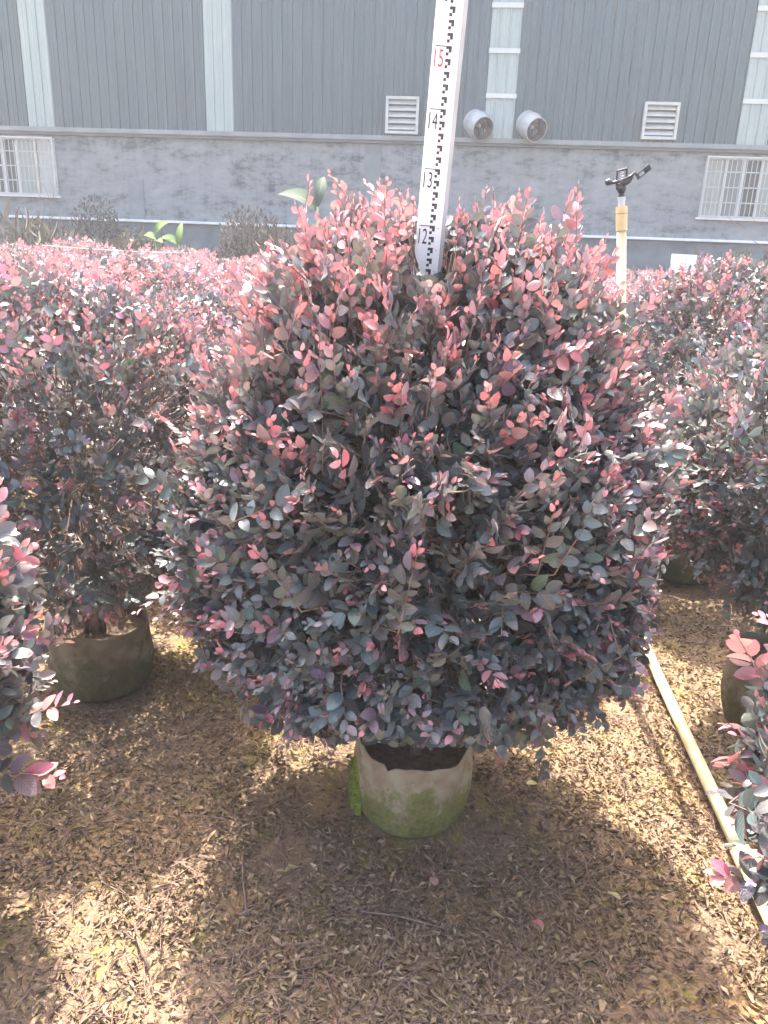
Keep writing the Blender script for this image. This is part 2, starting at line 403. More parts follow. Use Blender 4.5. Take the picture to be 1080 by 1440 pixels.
def make_window(a, b, z0, z1, bars, panes, label):
    w = empty('window', (0, 0, 0)); w.parent = BLD; w['label'] = label
    # outer grille frame, proud of the wall
    bm = bmesh.new(); y0, y1 = -0.07, -0.045; t = 0.035
    bx(bm, a, a + t, y0, y1, z0, z1); bx(bm, b - t, b, y0, y1, z0, z1)
    bx(bm, a + t, b - t, y0, y1, z0, z0 + t); bx(bm, a + t, b - t, y0, y1, z1 - t, z1)
    for u in (a + .01, b - .03):
        for z in (z0 + .05, z1 - .08): bx(bm, u, u + .02, y1, 0.04, z, z + .02)
    bm_obj('grille_frame', bm, M['bar'], w)
    p = (b - a) / bars
    bmb = bmesh.new(); tube(bmb, [(0, 0, z0 + t), (0, 0, z1 - t)], 0.0085, 6)
    mb = bpy.data.meshes.new('grille_bar'); bmb.to_mesh(mb); bmb.free(); mb.materials.append(M['bar'])
    for i in range(1, bars):
        o = link('grille_bar', mb, None, w); o.location = (a + i * p, -0.058, 0)
    for k in range(1, 4):
        z = z0 + (z1 - z0) * k / 4
        box('grille_rail', (a + t, b - t, -0.044, -0.034, z - .011, z + .011), M['bar'], w)
    bm = bmesh.new(); y0, y1 = 0.10, 0.16; t = 0.045
    bx(bm, a, a + t, y0, y1, z0, z1); bx(bm, b - t, b, y0, y1, z0, z1)
    bx(bm, a + t, b - t, y0, y1, z0, z0 + t); bx(bm, a + t, b - t, y0, y1, z1 - t, z1)
    bm_obj('frame', bm, M['alu'], w)
    x = a + .046
    for (wd, mat, sash) in panes:
        x1 = min(x + wd, b - .046)
        box('pane', (x + .002, x1 - .002, 0.135, 0.14, z0 + .046, z1 - .046), M[mat], w)
        box('sash_stile', (x1 - .06, x1 - .004, 0.105, 0.132, z0 + .047, z1 - .047), M[sash], w)
        x = x1
    box('sill', (a - .05, b + .05, -0.05, 0.028, z0 - .045, z0 - .003), M['ledge'], w)
    box('room_back', (a, b, 0.5, 0.52, z0, z1), M['pane_dark'], w)
make_window(*WINS[0], 24, [(0.55, 'pane_pale', 'alu'), (0.6, 'pane_dark', 'alu'), (0.32, 'pane_dark', 'alu'), (0.44, 'pane_pale', 'rust_alu'), (0.6, 'pane_white', 'alu')], 'barred window with one dark pane beside pale curtained panes')
make_window(*WINS[1], 24, [(0.44, 'pane_pale', 'alu'), (0.36, 'pane_mid', 'alu'), (0.36, 'pane_dark', 'alu'), (0.5, 'pane_pale', 'alu'), (0.6, 'pane_dark', 'alu'), (0.4, 'pane_mid', 'alu')], 'barred window with cream patched lower corner and grey panes')
def make_vent(a, b, z0, z1):
    v = empty('louvre_vent'); v.parent = BLD
    bm = bmesh.new(); t = .055; y0, y1 = -0.13, -0.03
    bx(bm, a, a + t, y0, y1, z0, z1); bx(bm, b - t, b, y0, y1, z0, z1)
    bx(bm, a + t, b - t, y0, y1, z0, z0 + t); bx(bm, a + t, b - t, y0, y1, z1 - t, z1)
    bm_obj('vent_frame', bm, M['vent'], v)
    box('vent_back', (a + t, b - t, -0.034, -0.0315, z0 + t, z1 - t), M['shadow_and_vent'], v)
    h = (z1 - z0 - 2 * t) / 5
    for i in range(5):
        zz = z1 - t - i * h
        bm = bmesh.new(); q = [(-0.040, zz - .006), (-0.115, zz - h * .80), (-0.119, zz - h * .80 + .012), (-0.044, zz + .004)]
        A = [bm.verts.new((a + t + .002, y, z)) for y, z in q]; B = [bm.verts.new((b - t - .002, y, z)) for y, z in q]
        for k in range(4): bm.faces.new((A[k], A[(k + 1) % 4], B[(k + 1) % 4], B[k]))
        bm.faces.new(A[::-1]); bm.faces.new(B)
        bm_obj('slat', bm, M['vent'], v)
make_vent(-0.27, 0.42, 3.785, 4.49); make_vent(5.01, 5.71, 3.80, 4.49)
def make_fan(u, z, r=0.25):
    f = empty('exhaust_fan', (u, -0.06, z)); f.parent = BLD; f.rotation_euler = (R(24), 0, R(30))
    def ring(rad, y, seg=32): return [(rad * math.cos(2 * math.pi * k / seg), y, rad * math.sin(2 * math.pi * k / seg)) for k in range(seg)]
    def lathe(name, prof, mat):
        bm = bmesh.new(); rs = [[bm.verts.new(p) for p in ring(rr, yy)] for rr, yy in prof]
        for A, B in zip(rs, rs[1:]):
            for k in range(32): bm.faces.new((A[k], A[(k + 1) % 32], B[(k + 1) % 32], B[k]))
        return bm_obj(name, bm, mat, f, True)
    lathe('casing', [(r * .98, 0.12), (r * .99, -0.05), (r * 1.06, -0.06), (r * 1.06, -0.10), (r * .97, -0.11), (r * .92, -0.30), (r * .96, -0.315), (r * .95, -0.33), (r * .89, -0.325)], M['fan_white'])
    lathe('throat', [(r * .889, -0.324), (r * .88, -0.10), (r * .88, 0.12)], M['fan_dark'])
    lathe('hub', [(.001, -0.17), (r * .12, -0.165), (r * .16, -0.13), (r * .16, 0.0)], M['grey_metal'])
    lathe('back_plate', [(.001, 0.05), (r * .875, 0.05)], M['fan_dark'])
    for k in range(6):
        an = k * math.pi / 3; bm = bmesh.new(); c, s = math.cos, math.sin
        pts = []
        for rr, da, yy in ((.15, -.25, -.10), (.85, -.30, -.11), (.85, .30, -.03), (.15, .25, -.05)):
            pts.append((rr * r * c(an + da), yy, rr * r * s(an + da)))
        A = [bm.verts.new(p) for p in pts]; B = [bm.verts.new((p[0], p[1] + .008, p[2])) for p in pts]
        for q in range(4): bm.faces.new((A[q], A[(q + 1) % 4], B[(q + 1) % 4], B[q]))
        bm.faces.new(A[::-1]); bm.faces.new(B)
        bm_obj('blade', bm, M['fan_dark'], f)
make_fan(1.63, 4.02); make_fan(2.72, 4.02)

# ------------------------------------------------------------------ shrubs
STOPS = np.array([0, .18, .40, .65, 1.0])
COLS = np.array([(.55, .235, .255), (.46, .12, .145), (.26, .17, .19), (.145, .124, .134), (.082, .104, .100)])
def age_color(a, rng):
    c = np.stack([np.interp(a, STOPS, COLS[:, k]) for k in range(3)], -1)
    c *= rng.uniform(.78, 1.25, (len(a), 1)); c *= rng.uniform(.94, 1.06, (len(a), 3))
    return np.clip(c, .01, .8)
def grow(seed, prof, shoots, center=(0, 0), lmax=.0345, filler=0.33, redness=0.5, K=12, lean=(0, 0), reach=(), tone=1.0):
    """shoots with alternate leaves over the surface of an uneven crown. Returns leaf arrays and shoot lines."""
    rng = np.random.default_rng(seed)
    ph = np.array([p[0] for p in prof]); pr = np.array([p[1] for p in prof])
    hh = np.linspace(ph[0], ph[-1], 200); rr = np.interp(hh, ph, pr)
    ds = np.hypot(np.gradient(hh), np.gradient(rr)) * (rr + .03)
    cdf = np.cumsum(ds); cdf /= cdf[-1]
    h = np.interp(rng.random(shoots), cdf, hh); r = np.interp(h, hh, rr)
    dr = np.interp(h, hh, np.gradient(rr, hh))
    phi = rng.random(shoots) * 2 * np.pi
    er = np.stack([np.cos(phi), np.sin(phi), 0 * phi], -1); up = np.array([0, 0, 1.0])
    n = unit(er - up * dr[:, None])
    fz = rng.normal(size=(7, 3)) * 7.0; fp = rng.random(7) * 6.28
    base = er * r[:, None] + up * h[:, None]
    bumpv = np.sin(base @ fz.T + fp).mean(1)
    P = base + n * (bumpv * .085 + rng.normal(0, .018, shoots))[:, None]
    t = (h - ph[0]) / (ph[-1] - ph[0])
    d = unit(n * .8 + up * (np.interp(t, [0, .25, .6, 1], [-.35, .15, .5, .7]))[:, None] + rng.normal(0, .33, (shoots, 3)))
    longer = rng.random(shoots) < .16
    P = P + d * (longer * rng.uniform(.02, .085, shoots) * np.interp(t, [0, .5, 1], [.7, .7, 1.2]))[:, None]
    for i_, (tp_, dd_, yy_) in enumerate(reach):
        P[i_] = tp_; d[i_] = unit(np.array(dd_, float)); longer[i_] = True
    youth = rng.uniform(-5.4, .3, shoots) + redness * np.interp(t, [0, .5, .78, 1], [-1.3, .3, 3.8, 8.0]) * rng.uniform(.3, 1.4, shoots) + (rng.random(shoots) < .08) * rng.uniform(1, 4, shoots) + longer * 1.2
    for i_, (tp_, dd_, yy_) in enumerate(reach): youth[i_] = yy_
    cnt = np.where(longer, K, rng.integers(5, K - 1, shoots))
    spacing = rng.uniform(.0095, .0145, shoots)
    m = unit(n * .95 + up * .6 + rng.normal(0, .28, (shoots, 3)))
    m = unit(m - d * (m * d).sum(1, keepdims=True)); sd_ = np.cross(m, d)
    bend = rng.normal(0, .9, (shoots, 3)) + np.array([0, 0, -.6])
    k = np.arange(K)[None, :]
    mask = (k < cnt[:, None])
    s = .003 + k * spacing[:, None]
    pos = P[:, None, :] - d[:, None, :] * s[..., None] + bend[:, None, :] * (s ** 2)[..., None]
    sign = np.where((k + rng.integers(0, 2, shoots)[:, None]) % 2 == 0, 1.0, -1.0)
    th = np.radians(np.interp(k + 0 * sign, [0, 2, 5, 12], [14, 38, 56, 68])) + rng.normal(0, .2, sign.shape)
    A = unit(d[:, None, :] * np.cos(th)[..., None] + sd_[:, None, :] * (sign * np.sin(th))[..., None] + m[:, None, :] * rng.normal(.12, .28, sign.shape)[..., None])
    Nn = m[:, None, :] + rng.normal(0, .24, (*sign.shape, 3))
    Nn = unit(Nn - A * (Nn * A).sum(-1, keepdims=True)); S = np.cross(A, Nn)
    size = np.interp(k + 0 * sign, [0, 1, 2, 4, 6, 12], [.40, .58, .78, .98, 1.0, .9]) * rng.uniform(.72, 1.15, sign.shape) * rng.uniform(.8, 1.12, (shoots, 1)) * np.interp(t, [0, .7, 1], [1, 1, .84])[:, None] * lmax
    age = np.clip((k - youth[:, None] + rng.normal(0, .7, sign.shape)) / 5.0, 0, 1)
    sel = mask.ravel()
    g = lambda a: a.reshape(-1, *a.shape[2:])[sel]
    out = dict(P=g(pos), A=g(A), S=g(S), L=g(size), age=g(age))
    nf = int(sel.sum() * filler)
    hf = np.interp(rng.random(nf), cdf, hh); rf = np.interp(hf, hh, rr) * np.sqrt(rng.uniform(.25, .85, nf)); pf = rng.random(nf) * 6.283
    hf = ph[0] + .06 + (hf - ph[0]) * .93
    Pf = np.stack([rf * np.cos(pf), rf * np.sin(pf), hf], -1)
    Af = unit(rng.normal(0, 1, (nf, 3)) + np.array([0, 0, .3])); Nf = rng.normal(0, 1, (nf, 3)) + np.array([0, 0, 1.0])
    Nf = unit(Nf - Af * (Nf * Af).sum(1, keepdims=True))
    for key, v in (('P', Pf), ('A', Af), ('S', np.cross(Af, Nf)), ('L', rng.uniform(.75, 1.1, nf) * lmax), ('age', rng.uniform(.8, 1, nf))):
        out[key] = np.concatenate([out[key], v])
    out['P'] = out['P'] + np.stack([lean[0] * out['P'][:, 2], lean[1] * out['P'][:, 2], 0 * out['P'][:, 2]], -1)
    nl = len(out['L'])
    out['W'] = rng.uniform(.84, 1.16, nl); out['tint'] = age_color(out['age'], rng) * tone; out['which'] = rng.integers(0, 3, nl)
    ends = P - d * (.003 + cnt * spacing)[:, None]
    inner = ends - d * .05 - n * .05
    out['stems'] = np.stack([P, ends + bend * ((cnt * spacing) ** 2)[:, None], inner], 1) + np.array([lean[0], lean[1], 0]) * P[:, None, 2:3]
    return out
def stems_mesh(name, st, r=0.0015):
    # three-sided twigs along every shoot
    n = len(st); d = unit(st[:, 0] - st[:, 2]); a = unit(np.cross(d, np.array([.3, .2, .93]))); b = np.cross(d, a)
    V = []
    for i, rad in enumerate((r * .5, r, r * 1.7)):
        for k in range(3):
            an = 2 * np.pi * k / 3; V.append(st[:, i] + (a * math.cos(an) + b * math.sin(an)) * rad)
    V = np.stack(V, 1)
    F = []
    for i in range(2):
        for k in range(3): F.append((i * 3 + k, i * 3 + (k + 1) % 3, i * 3 + 3 + (k + 1) % 3, i * 3 + 3 + k))
    F = np.array(F); faces = (F[None] + (np.arange(n) * 9)[:, None, None]).reshape(-1, 4)
    me = bpy.data.meshes.new(name); me.from_pydata(V.reshape(-1, 3).tolist(), [], faces.tolist()); me.shade_smooth()
    return me
def make_pot(parent, r, h, seed, mat, tears=(), foot=0.93):
    rng = np.random.default_rng(seed); seg = 96; bm = bmesh.new(); rings = []
    w = [(0.0, foot * .90), (0.010, foot * .97), (.10 * h, foot * 1.01), (.2 * h, foot * 1.035), (.3 * h, .985), (.4 * h, 1.005), (.5 * h, 1.01), (.6 * h, 1.0), (.7 * h, .99), (.8 * h, .98), (.88 * h, .972), (.94 * h, .972), (h, .985)]
    ph = rng.random(4) * 6.28
    def top(an):
        z = .006 * math.sin(2 * an + ph[0]) + .004 * math.sin(5 * an + ph[1]) + .002 * math.sin(13 * an + ph[2])
        for (c, wd, dz) in tears:
            x = (an - c + math.pi) % (2 * math.pi) - math.pi
            if abs(x) < wd: z += dz * (1 - abs(x) / wd)
        return z
    def pt(an, z, rad, k):
        q = 1 + .018 * math.sin(3 * an + ph[3] + z * 9) + .010 * math.sin(7 * an + ph[1] + z * 21)
        for (c0, slope, amp, wid) in ((5.2, 4.5, .030, .13), (4.2, -3.2, .014, .12), (2.9, 2.5, .02, .14), (1.2, -4, .02, .15), (4.75, 7.5, .010, .07)):
            x = (an - c0 - (z - .5 * h) * slope + math.pi) % (2 * math.pi) - math.pi
            q += amp * math.exp(-(x / wid) ** 2) * (.4 + math.sin(math.pi * min(1, max(0, z / h)))) - .6 * amp * math.exp(-((x - 1.6 * wid) / wid) ** 2)
        q += .004 * math.sin(23 * an + z * 60 + ph[0]) + .003 * math.sin(41 * an - z * 90 + ph[2])
        return (rad * q * math.cos(an), rad * q * math.sin(an), z)
    outer = []
    for z, f in w:
        outer.append([bm.verts.new(pt(2 * math.pi * k / seg, z + top(2 * math.pi * k / seg) * (z / h) ** 3, r * f, k)) for k in range(seg)])
    inner = []
    for z, f in [(h, .965), (.9 * h, .95), (.72 * h, .95)]:
        inner.append([bm.verts.new(pt(2 * math.pi * k / seg, z + top(2 * math.pi * k / seg) * (z / h) ** 3, r * f, k)) for k in range(seg)])
    rr = outer + inner
    for A, B in zip(rr, rr[1:]):
        for k in range(seg): bm.faces.new((A[k], A[(k + 1) % seg], B[(k + 1) % seg], B[k]))
    bm.faces.new(outer[0][::-1])
    pot = bm_obj('grow_bag', bm, mat, parent, True)
    bm = bmesh.new(); prev = None
    for f in (.0, .25, .5, .75, .95):
        cur = [bm.verts.new((r * f * math.cos(2 * math.pi * k / 28), r * f * math.sin(2 * math.pi * k / 28), .80 * h + .018 * (1 - f) + rng.normal(0, .004))) for k in range(28)] if f else [bm.verts.new((0, 0, .80 * h + .02))]
        if prev:
            for k in range(28):
                if len(prev) == 1: bm.faces.new((prev[0], cur[k], cur[(k + 1) % 28]))
                else: bm.faces.new((prev[k], cur[k], cur[(k + 1) % 28], prev[(k + 1) % 28]))
        prev = cur
    bm_obj('potting_soil', bm, M['soil'], pot, True)
    return pot
def make_branches(parent, seed, z0, prof, count, r0=.008, lean=(0, 0)):
    rng = np.random.default_rng(seed)
    for i in range(count):
        an = rng.random() * 6.28; ph_ = np.array([p[0] for p in prof]); pr_ = np.array([p[1] for p in prof])
        ze = ph_[0] + (ph_[-1] - ph_[0]) * rng.uniform(.35, .92); re = np.interp(ze, ph_, pr_) * rng.uniform(.55, .92)
        b0 = Vector((rng.normal(0, .018), rng.normal(0, .018), z0)); e = Vector((re * math.cos(an) + lean[0] * ze, re * math.sin(an) + lean[1] * ze, ze))
        pts = []
        for t in np.linspace(0, 1, 6):
            p = b0.lerp(e, t); k = math.sin(t * math.pi) * .06
            pts.append(p + Vector((rng.normal(0, .010) - math.cos(an) * k, rng.normal(0, .010) - math.sin(an) * k, 0)))
        bm = bmesh.new(); rad = r0 * rng.uniform(.55, 1.15)
        tube(bm, pts, [rad * (1 - .75 * t) for t in np.linspace(0, 1, 6)], 6)
        bm_obj('branch', bm, M['bark'], parent, True)

# ---- leaves picked out one by one: shared meshes, one per template and tint class
LEAF_CACHE = {}
def leaf_mesh(ti, c):
    q = tuple(np.round(np.cbrt(c) * 14).astype(int)); key = (int(ti),) + q
    if key not in LEAF_CACHE:
        cc = (np.array(q) / 14.0) ** 3
        me = build_blades('leaf', [LEAF[ti]], np.zeros(1, int), np.zeros((1, 3)), np.array([[0, 1.0, 0]]), np.array([[1.0, 0, 0]]), np.ones(1), np.ones(1), cc[None])
        me.materials.append(M['leaf']); LEAF_CACHE[key] = me
    return LEAF_CACHE[key]
def to_px(P):
    d = P - np.array([0, 0, CAM_H]); z = d @ fw
    zz = np.maximum(z, .05)
    return 540 + FPX * (d @ rt) / zz, 720 + FPX * (d @ dn) / zz, z
CELL = 5
ZB = np.full((1440 // CELL + 1, 1080 // CELL + 1), 1e9)
def splat(P, L):
    x, y, z = to_px(P)
    ext = L * FPX / np.maximum(z, .05) * .22
    for ox, oy in ((0, 0), (1, 0), (-1, 0), (0, 1), (0, -1)):
        xi = ((x + ox * ext) // CELL).astype(int); yi = ((y + oy * ext) // CELL).astype(int)
        ok = (xi >= 0) & (yi >= 0) & (xi < ZB.shape[1]) & (yi < ZB.shape[0]) & (z > .1)
        np.minimum.at(ZB, (yi[ok], xi[ok]), z[ok])

NEAR = []
GROUP = 'purple leaved shrubs in fabric pots standing in rows'
def near_shrub(label, loc, seed, prof, shoots, n_leaf, pot=None, branches=9, **kw):
    g = grow(seed, prof, shoots, **kw)
    root = empty('potted_shrub', loc); tag(root, label, 'shrub', GROUP)
    if pot:
        make_pot(root, pot['r'], pot['h'], seed, M[pot.get('mat', 'pot_shaded')], pot.get('tears', ()))
        bm = bmesh.new(); tube(bm, [(.005, -.03, pot['h'] * .76), (.002, -.034, pot['h'] + .05), (-.012, -.022, pot['h'] + .15), (0, .01, pot['h'] + .38)], [.0155, .0135, .012, .008], 10)
        bm_obj('trunk', bm, M['bark'], root, True)
        make_branches(root, seed + 1, pot['h'] * .78, prof, branches, lean=kw.get('lean', (0, 0)))
    g['low'] = n_leaf < 200
    if seed == 11:                       # the staff pushes the leaves in front of it aside
        def clear(Q):
            q = Q + np.array(loc); xs = .0195 + .041 * (q[:, 2] - .175)
            return ~((np.abs(q[:, 0] - xs) < .038) & (q[:, 1] < 1.61) & (q[:, 2] > 1.315 + .35 * np.maximum(0, q[:, 1] - 1.50)))
        ok = clear(g['P']) & clear(g['P'] + g['A'] * g['L'][:, None] * .7)
        def lifted(Q):                   # the skirt is lifted off the front rim of the bag
            q = Q + np.array(loc); return ~((np.abs(q[:, 0] - .08) < .16 - .5 * np.maximum(0, q[:, 1] - 1.5)) & (q[:, 1] < 1.60) & (q[:, 2] < 1.385 - .735 * q[:, 1]))
        ok &= lifted(g['P']) & lifted(g['P'] + g['A'] * g['L'][:, None])
        ok &= ~((np.abs(g['P'][:, 0] + loc[0] - .065) < .034) & (np.abs(g['P'][:, 1] + loc[1] - 1.585) < .02))
        for k_ in ('P', 'A', 'S', 'L', 'age', 'W', 'tint', 'which'): g[k_] = g[k_][ok]
        g['stems'] = g['stems'][clear(g['stems'][:, 0]) & lifted(g['stems'][:, 0]) & lifted(g['stems'][:, 1])]
    Pw = g['P'] + g['A'] * g['L'][:, None] * .5 + np.array(loc)
    splat(Pw, g['L'])
    NEAR.append((root, g, Pw, n_leaf))
    return root
def finish_near():
    for root, g, Pw, n_leaf in NEAR:
        x, y, z = to_px(Pw)
        inside = (x > 2) & (x < 1078) & (y > 2) & (y < 1438) & (z > .1)
        xi = np.clip((x // CELL).astype(int), 0, ZB.shape[1] - 1); yi = np.clip((y // CELL).astype(int), 0, ZB.shape[0] - 1)
        vis = inside & (z <= ZB[yi, xi] + .012)
        nn = np.cross(g['S'], g['A']); view = unit(np.array([0, 0, CAM_H]) - Pw)
        area = g['L'] ** 2 * g['W'] * np.abs((nn * view).sum(1)) / np.maximum(z, .1) ** 2
        area = np.where(vis, area, -1)
        pick = np.argsort(-area)[:n_leaf]; pick = pick[area[pick] > 0]
        rest = np.ones(len(Pw), bool); rest[pick] = False
        me = build_blades('foliage', [LEAF_LOW] if g['low'] else LEAF, g['which'][rest] * (0 if g['low'] else 1), g['P'][rest], g['A'][rest], g['S'][rest], g['L'][rest], g['W'][rest], g['tint'][rest])
        link('foliage', me, M['leaf'], root)['kind'] = 'stuff'
        link('twigs', stems_mesh('twigs', g['stems']), M['twig'], root)['kind'] = 'stuff'
        for i in pick:
            o = bpy.data.objects.new('leaf', leaf_mesh(g['which'][i], g['tint'][i])); col.objects.link(o); o.parent = root
            A, S = g['A'][i], g['S'][i]; Nn = np.cross(S, A); L, W, P = g['L'][i], g['W'][i], g['P'][i]
            o.matrix_local = Matrix(((S[0] * L * W, A[0] * L, Nn[0] * L, P[0]), (S[1] * L * W, A[1] * L, Nn[1] * L, P[1]), (S[2] * L * W, A[2] * L, Nn[2] * L, P[2]), (0, 0, 0, 1)))

PROF_A = [(.385, .22), (.41, .36), (.46, .44), (.55, .495), (.70, .525), (.88, .52), (1.03, .485), (1.15, .425), (1.27, .35), (1.365, .26), (1.43, .11)]
near_shrub('largest shrub in the middle with the white measuring staff in its crown', (.097, 1.66, 0), 11, PROF_A, 4500, 300,
           dict(r=.150, h=.212, mat='pot', tears=((4.27, .07, -.020), (4.42, .06, .006), (3.35, .55, .030), (5.95, .45, .026), (3.62, .08, -.016))), 11, redness=.62)
PROF_B = [(.30, .16), (.38, .34), (.55, .45), (.75, .50), (.95, .49), (1.08, .41), (1.17, .31), (1.23, .18), (1.26, .06)]
near_shrub('shrub with bare lower stems in a shaded bag, left behind the middle shrub', (-.895, 2.20, 0), 23, PROF_B, 1700, 300, dict(r=.158, h=.225), 12, filler=.18, redness=.5, lean=(-.03, .02))
PROF_C = [(.40, .18), (.48, .32), (.62, .42), (.80, .46), (.95, .44), (1.08, .37), (1.18, .26), (1.23, .10)]
near_shrub('grey sunlit shrub whose bag rim has a torn pointed corner, right of the lying pipe', (1.235, 2.10, 0), 37, PROF_C, 1600, 300, dict(r=.150, h=.235, tears=((2.75, .16, .05), (3.4, .5, -.03))), 9, redness=.2, tone=1.45)  # tone puts the sunlit look into the leaf colours
PROF_D = [(.34, .20), (.42, .36), (.55, .45), (.72, .46), (.86, .41), (.96, .31), (1.03, .18), (1.07, .06)]
near_shrub('foreground shrub cut off by the left edge, two pink shoots reaching out', (-1.05, 1.10, 0), 41, PROF_D, 1400, 220, dict(r=.15, h=.21), 7, redness=.45, lmax=.042, reach=(((.53, .05, .60), (1, 0, .32), 4.5), ((.50, .03, .46), (1, -.05, .10), 3.5), ((.44, .02, .88), (.8, -.1, .6), 4.0), ((.46, .0, .74), (.9, -.1, .5), 3)))
PROF_E = [(.24, .20), (.31, .38), (.44, .46), (.66, .46), (.84, .41), (.97, .30), (1.06, .18), (1.10, .06)]
near_shrub('foreground shrub cut off by the right edge over the end of the lying pipe', (1.065, .98, 0), 53, PROF_E, 1400, 220, dict(r=.15, h=.21), 7, redness=.45, lmax=.044, reach=(((-.50, .12, .80), (-.7, 0, .8), 5), ((-.50, -.05, .52), (-1, -.1, .15), 2.5), ((-.52, .0, .44), (-1, .1, .05), 1.5), ((-.46, -.10, .36), (-1, -.2, -.05), 2)))
def sc_prof(p, sr, sz): return [(h * sz, r * sr) for h, r in p]
near_shrub('tall red topped shrub behind the torn bag shrub at the right edge', (1.38, 3.30, 0), 61, sc_prof(PROF_A, 1.02, .965), 1800, 160, dict(r=.15, h=.21), 6, redness=.62)
near_shrub('shrub glimpsed between the middle shrub and the sprinkler pipe', (.35, 2.95, 0), 67, sc_prof(PROF_B, 1.0, .90), 1300, 90, dict(r=.15, h=.21), 6, redness=.62)
near_shrub('low red shrub behind the bare stemmed one, near the pale string', (-.86, 3.45, 0), 71, sc_prof(PROF_B, 1.05, .92), 1300, 120, dict(r=.15, h=.21), 6, redness=.7)
near_shrub('shrub at the left edge behind the bare stemmed one', (-1.95, 2.95, 0), 73, sc_prof(PROF_B, 1.05, .97), 1300, 100, dict(r=.15, h=.21), 6, redness=.6)
near_shrub('shrub filling the gap left of the middle shrub, its top all red', (-.30, 2.75, 0), 79, sc_prof(PROF_B, .85, .88), 1300, 120, dict(r=.14, h=.21), 6, redness=.7)
finish_near()

# ---- the field behind: three grown shapes, copied
def far_proto(seed, prof, shoots):
    g = grow(seed, prof, shoots, redness=1.05, lmax=.043, tone=1.08, filler=.2)
    me = build_blades('foliage', [LEAF_LOW], 0 * g['which'], g['P'], g['A'], g['S'], g['L'], g['W'], g['tint'])
    root = empty('potted_shrub')
    link('foliage', me, M['leaf'], root)['kind'] = 'stuff'
    make_pot(root, .15, .21, seed, M['pot_shaded'])
    bm = bmesh.new(); tube(bm, [(0, 0, .16), (.01, 0, .4), (0, .02, .8)], [.02, .016, .008], 7)
    bm_obj('trunk', bm, M['bark'], root, True)
    return root
def copy_tree(o, parent=None):
    c = o.copy(); col.objects.link(c)
    if parent is not None: c.parent = parent
    for ch in o.children: copy_tree(ch, c)
    return c
protos = [far_proto(101, sc_prof(PROF_B, 1.12, .90), 1300), far_proto(102, sc_prof(PROF_A, 1.0, .80), 1300), far_proto(103, sc_prof(PROF_C, 1.25, .97), 1300)]
frng = random.Random(5); used = [False] * 3; placed = [Vector(r_.location) for r_, *_ in NEAR]
row = 0; y = 3.35
while y < 13.2:
    xo = (row % 2) * .55
    x = -8.8 + xo
    while x < 8.9:
        px, py = x + frng.uniform(-.12, .12), y + frng.uniform(-.10, .10)
        x += 1.10
        if abs(px + .02 * py) > .51 * py + .75: continue
        if any((Vector((px, py, 0)) - Vector((p.x, p.y, 0))).length < .86 for p in placed): continue
        k = frng.randrange(3)
        o = protos[k] if not used[k] else copy_tree(protos[k])
        used[k] = True
        s = frng.uniform(.93, 1.06)
        o.location = (px, py, float(rise(py))); o.rotation_euler = (0, 0, frng.uniform(0, 6.28)); o.scale = (s * 1.04, s * 1.04, s)
        tag(o, 'red topped shrub in the dense field between the front plants and the factory', 'shrub', 'red topped shrubs of the field behind')
        placed.append(Vector((px, py, 0)))
    y += .62; row += 1

# ------------------------------------------------------------------ moss on the middle pot
def make_moss():
    rng = np.random.default_rng(3); bm = bmesh.new(); grid = []
    for i in range(14):
        a = R(176) + (i / 13) * R(32); rowv = []
        for j in range(12):
            z = .012 + j / 11 * .135; e = max(0, math.sin(math.pi * i / 13)) ** .5 * max(0, math.sin(math.pi * min(1, (j + 1.2) / 12))) ** .6
            rr = .1535 + .006 * e + rng.normal(0, .0022) * e - (.010 if e < .2 else 0)
            rowv.append(bm.verts.new((rr * math.cos(a), rr * math.sin(a), z)))
        grid.append(rowv)
    for i in range(13):
        for j in range(11): bm.faces.new((grid[i][j], grid[i + 1][j], grid[i + 1][j + 1], grid[i][j + 1]))
    bm_obj('moss', bm, M['moss'], NEAR[0][0], True)
make_moss()
def moss_tufts():
    rng = np.random.default_rng(6); n = 700; a = R(192) + rng.normal(0, 1, n) * R(9); z = .02 + .125 * rng.beta(1.6, 1.8, n)
    P = np.stack([.1545 * np.cos(a), .1545 * np.sin(a), z], -1); A = unit(P * np.array([1, 1, 0]) * 6 + rng.normal(0, .55, (n, 3)) + np.array([0, 0, .5]))
    me = build_blades('moss_tufts', [LEAF_LOW], np.zeros(n, int), P, A, unit(np.cross(A, rng.normal(0, 1, (n, 3)))), rng.uniform(.005, .013, n), rng.uniform(.35, .7, n), np.array([(.16, .21, .02)]) * rng.uniform(.6, 1.6, (n, 1)))
    link('moss_tufts', me, M['weed'], NEAR[0][0])['kind'] = 'stuff'
moss_tufts()

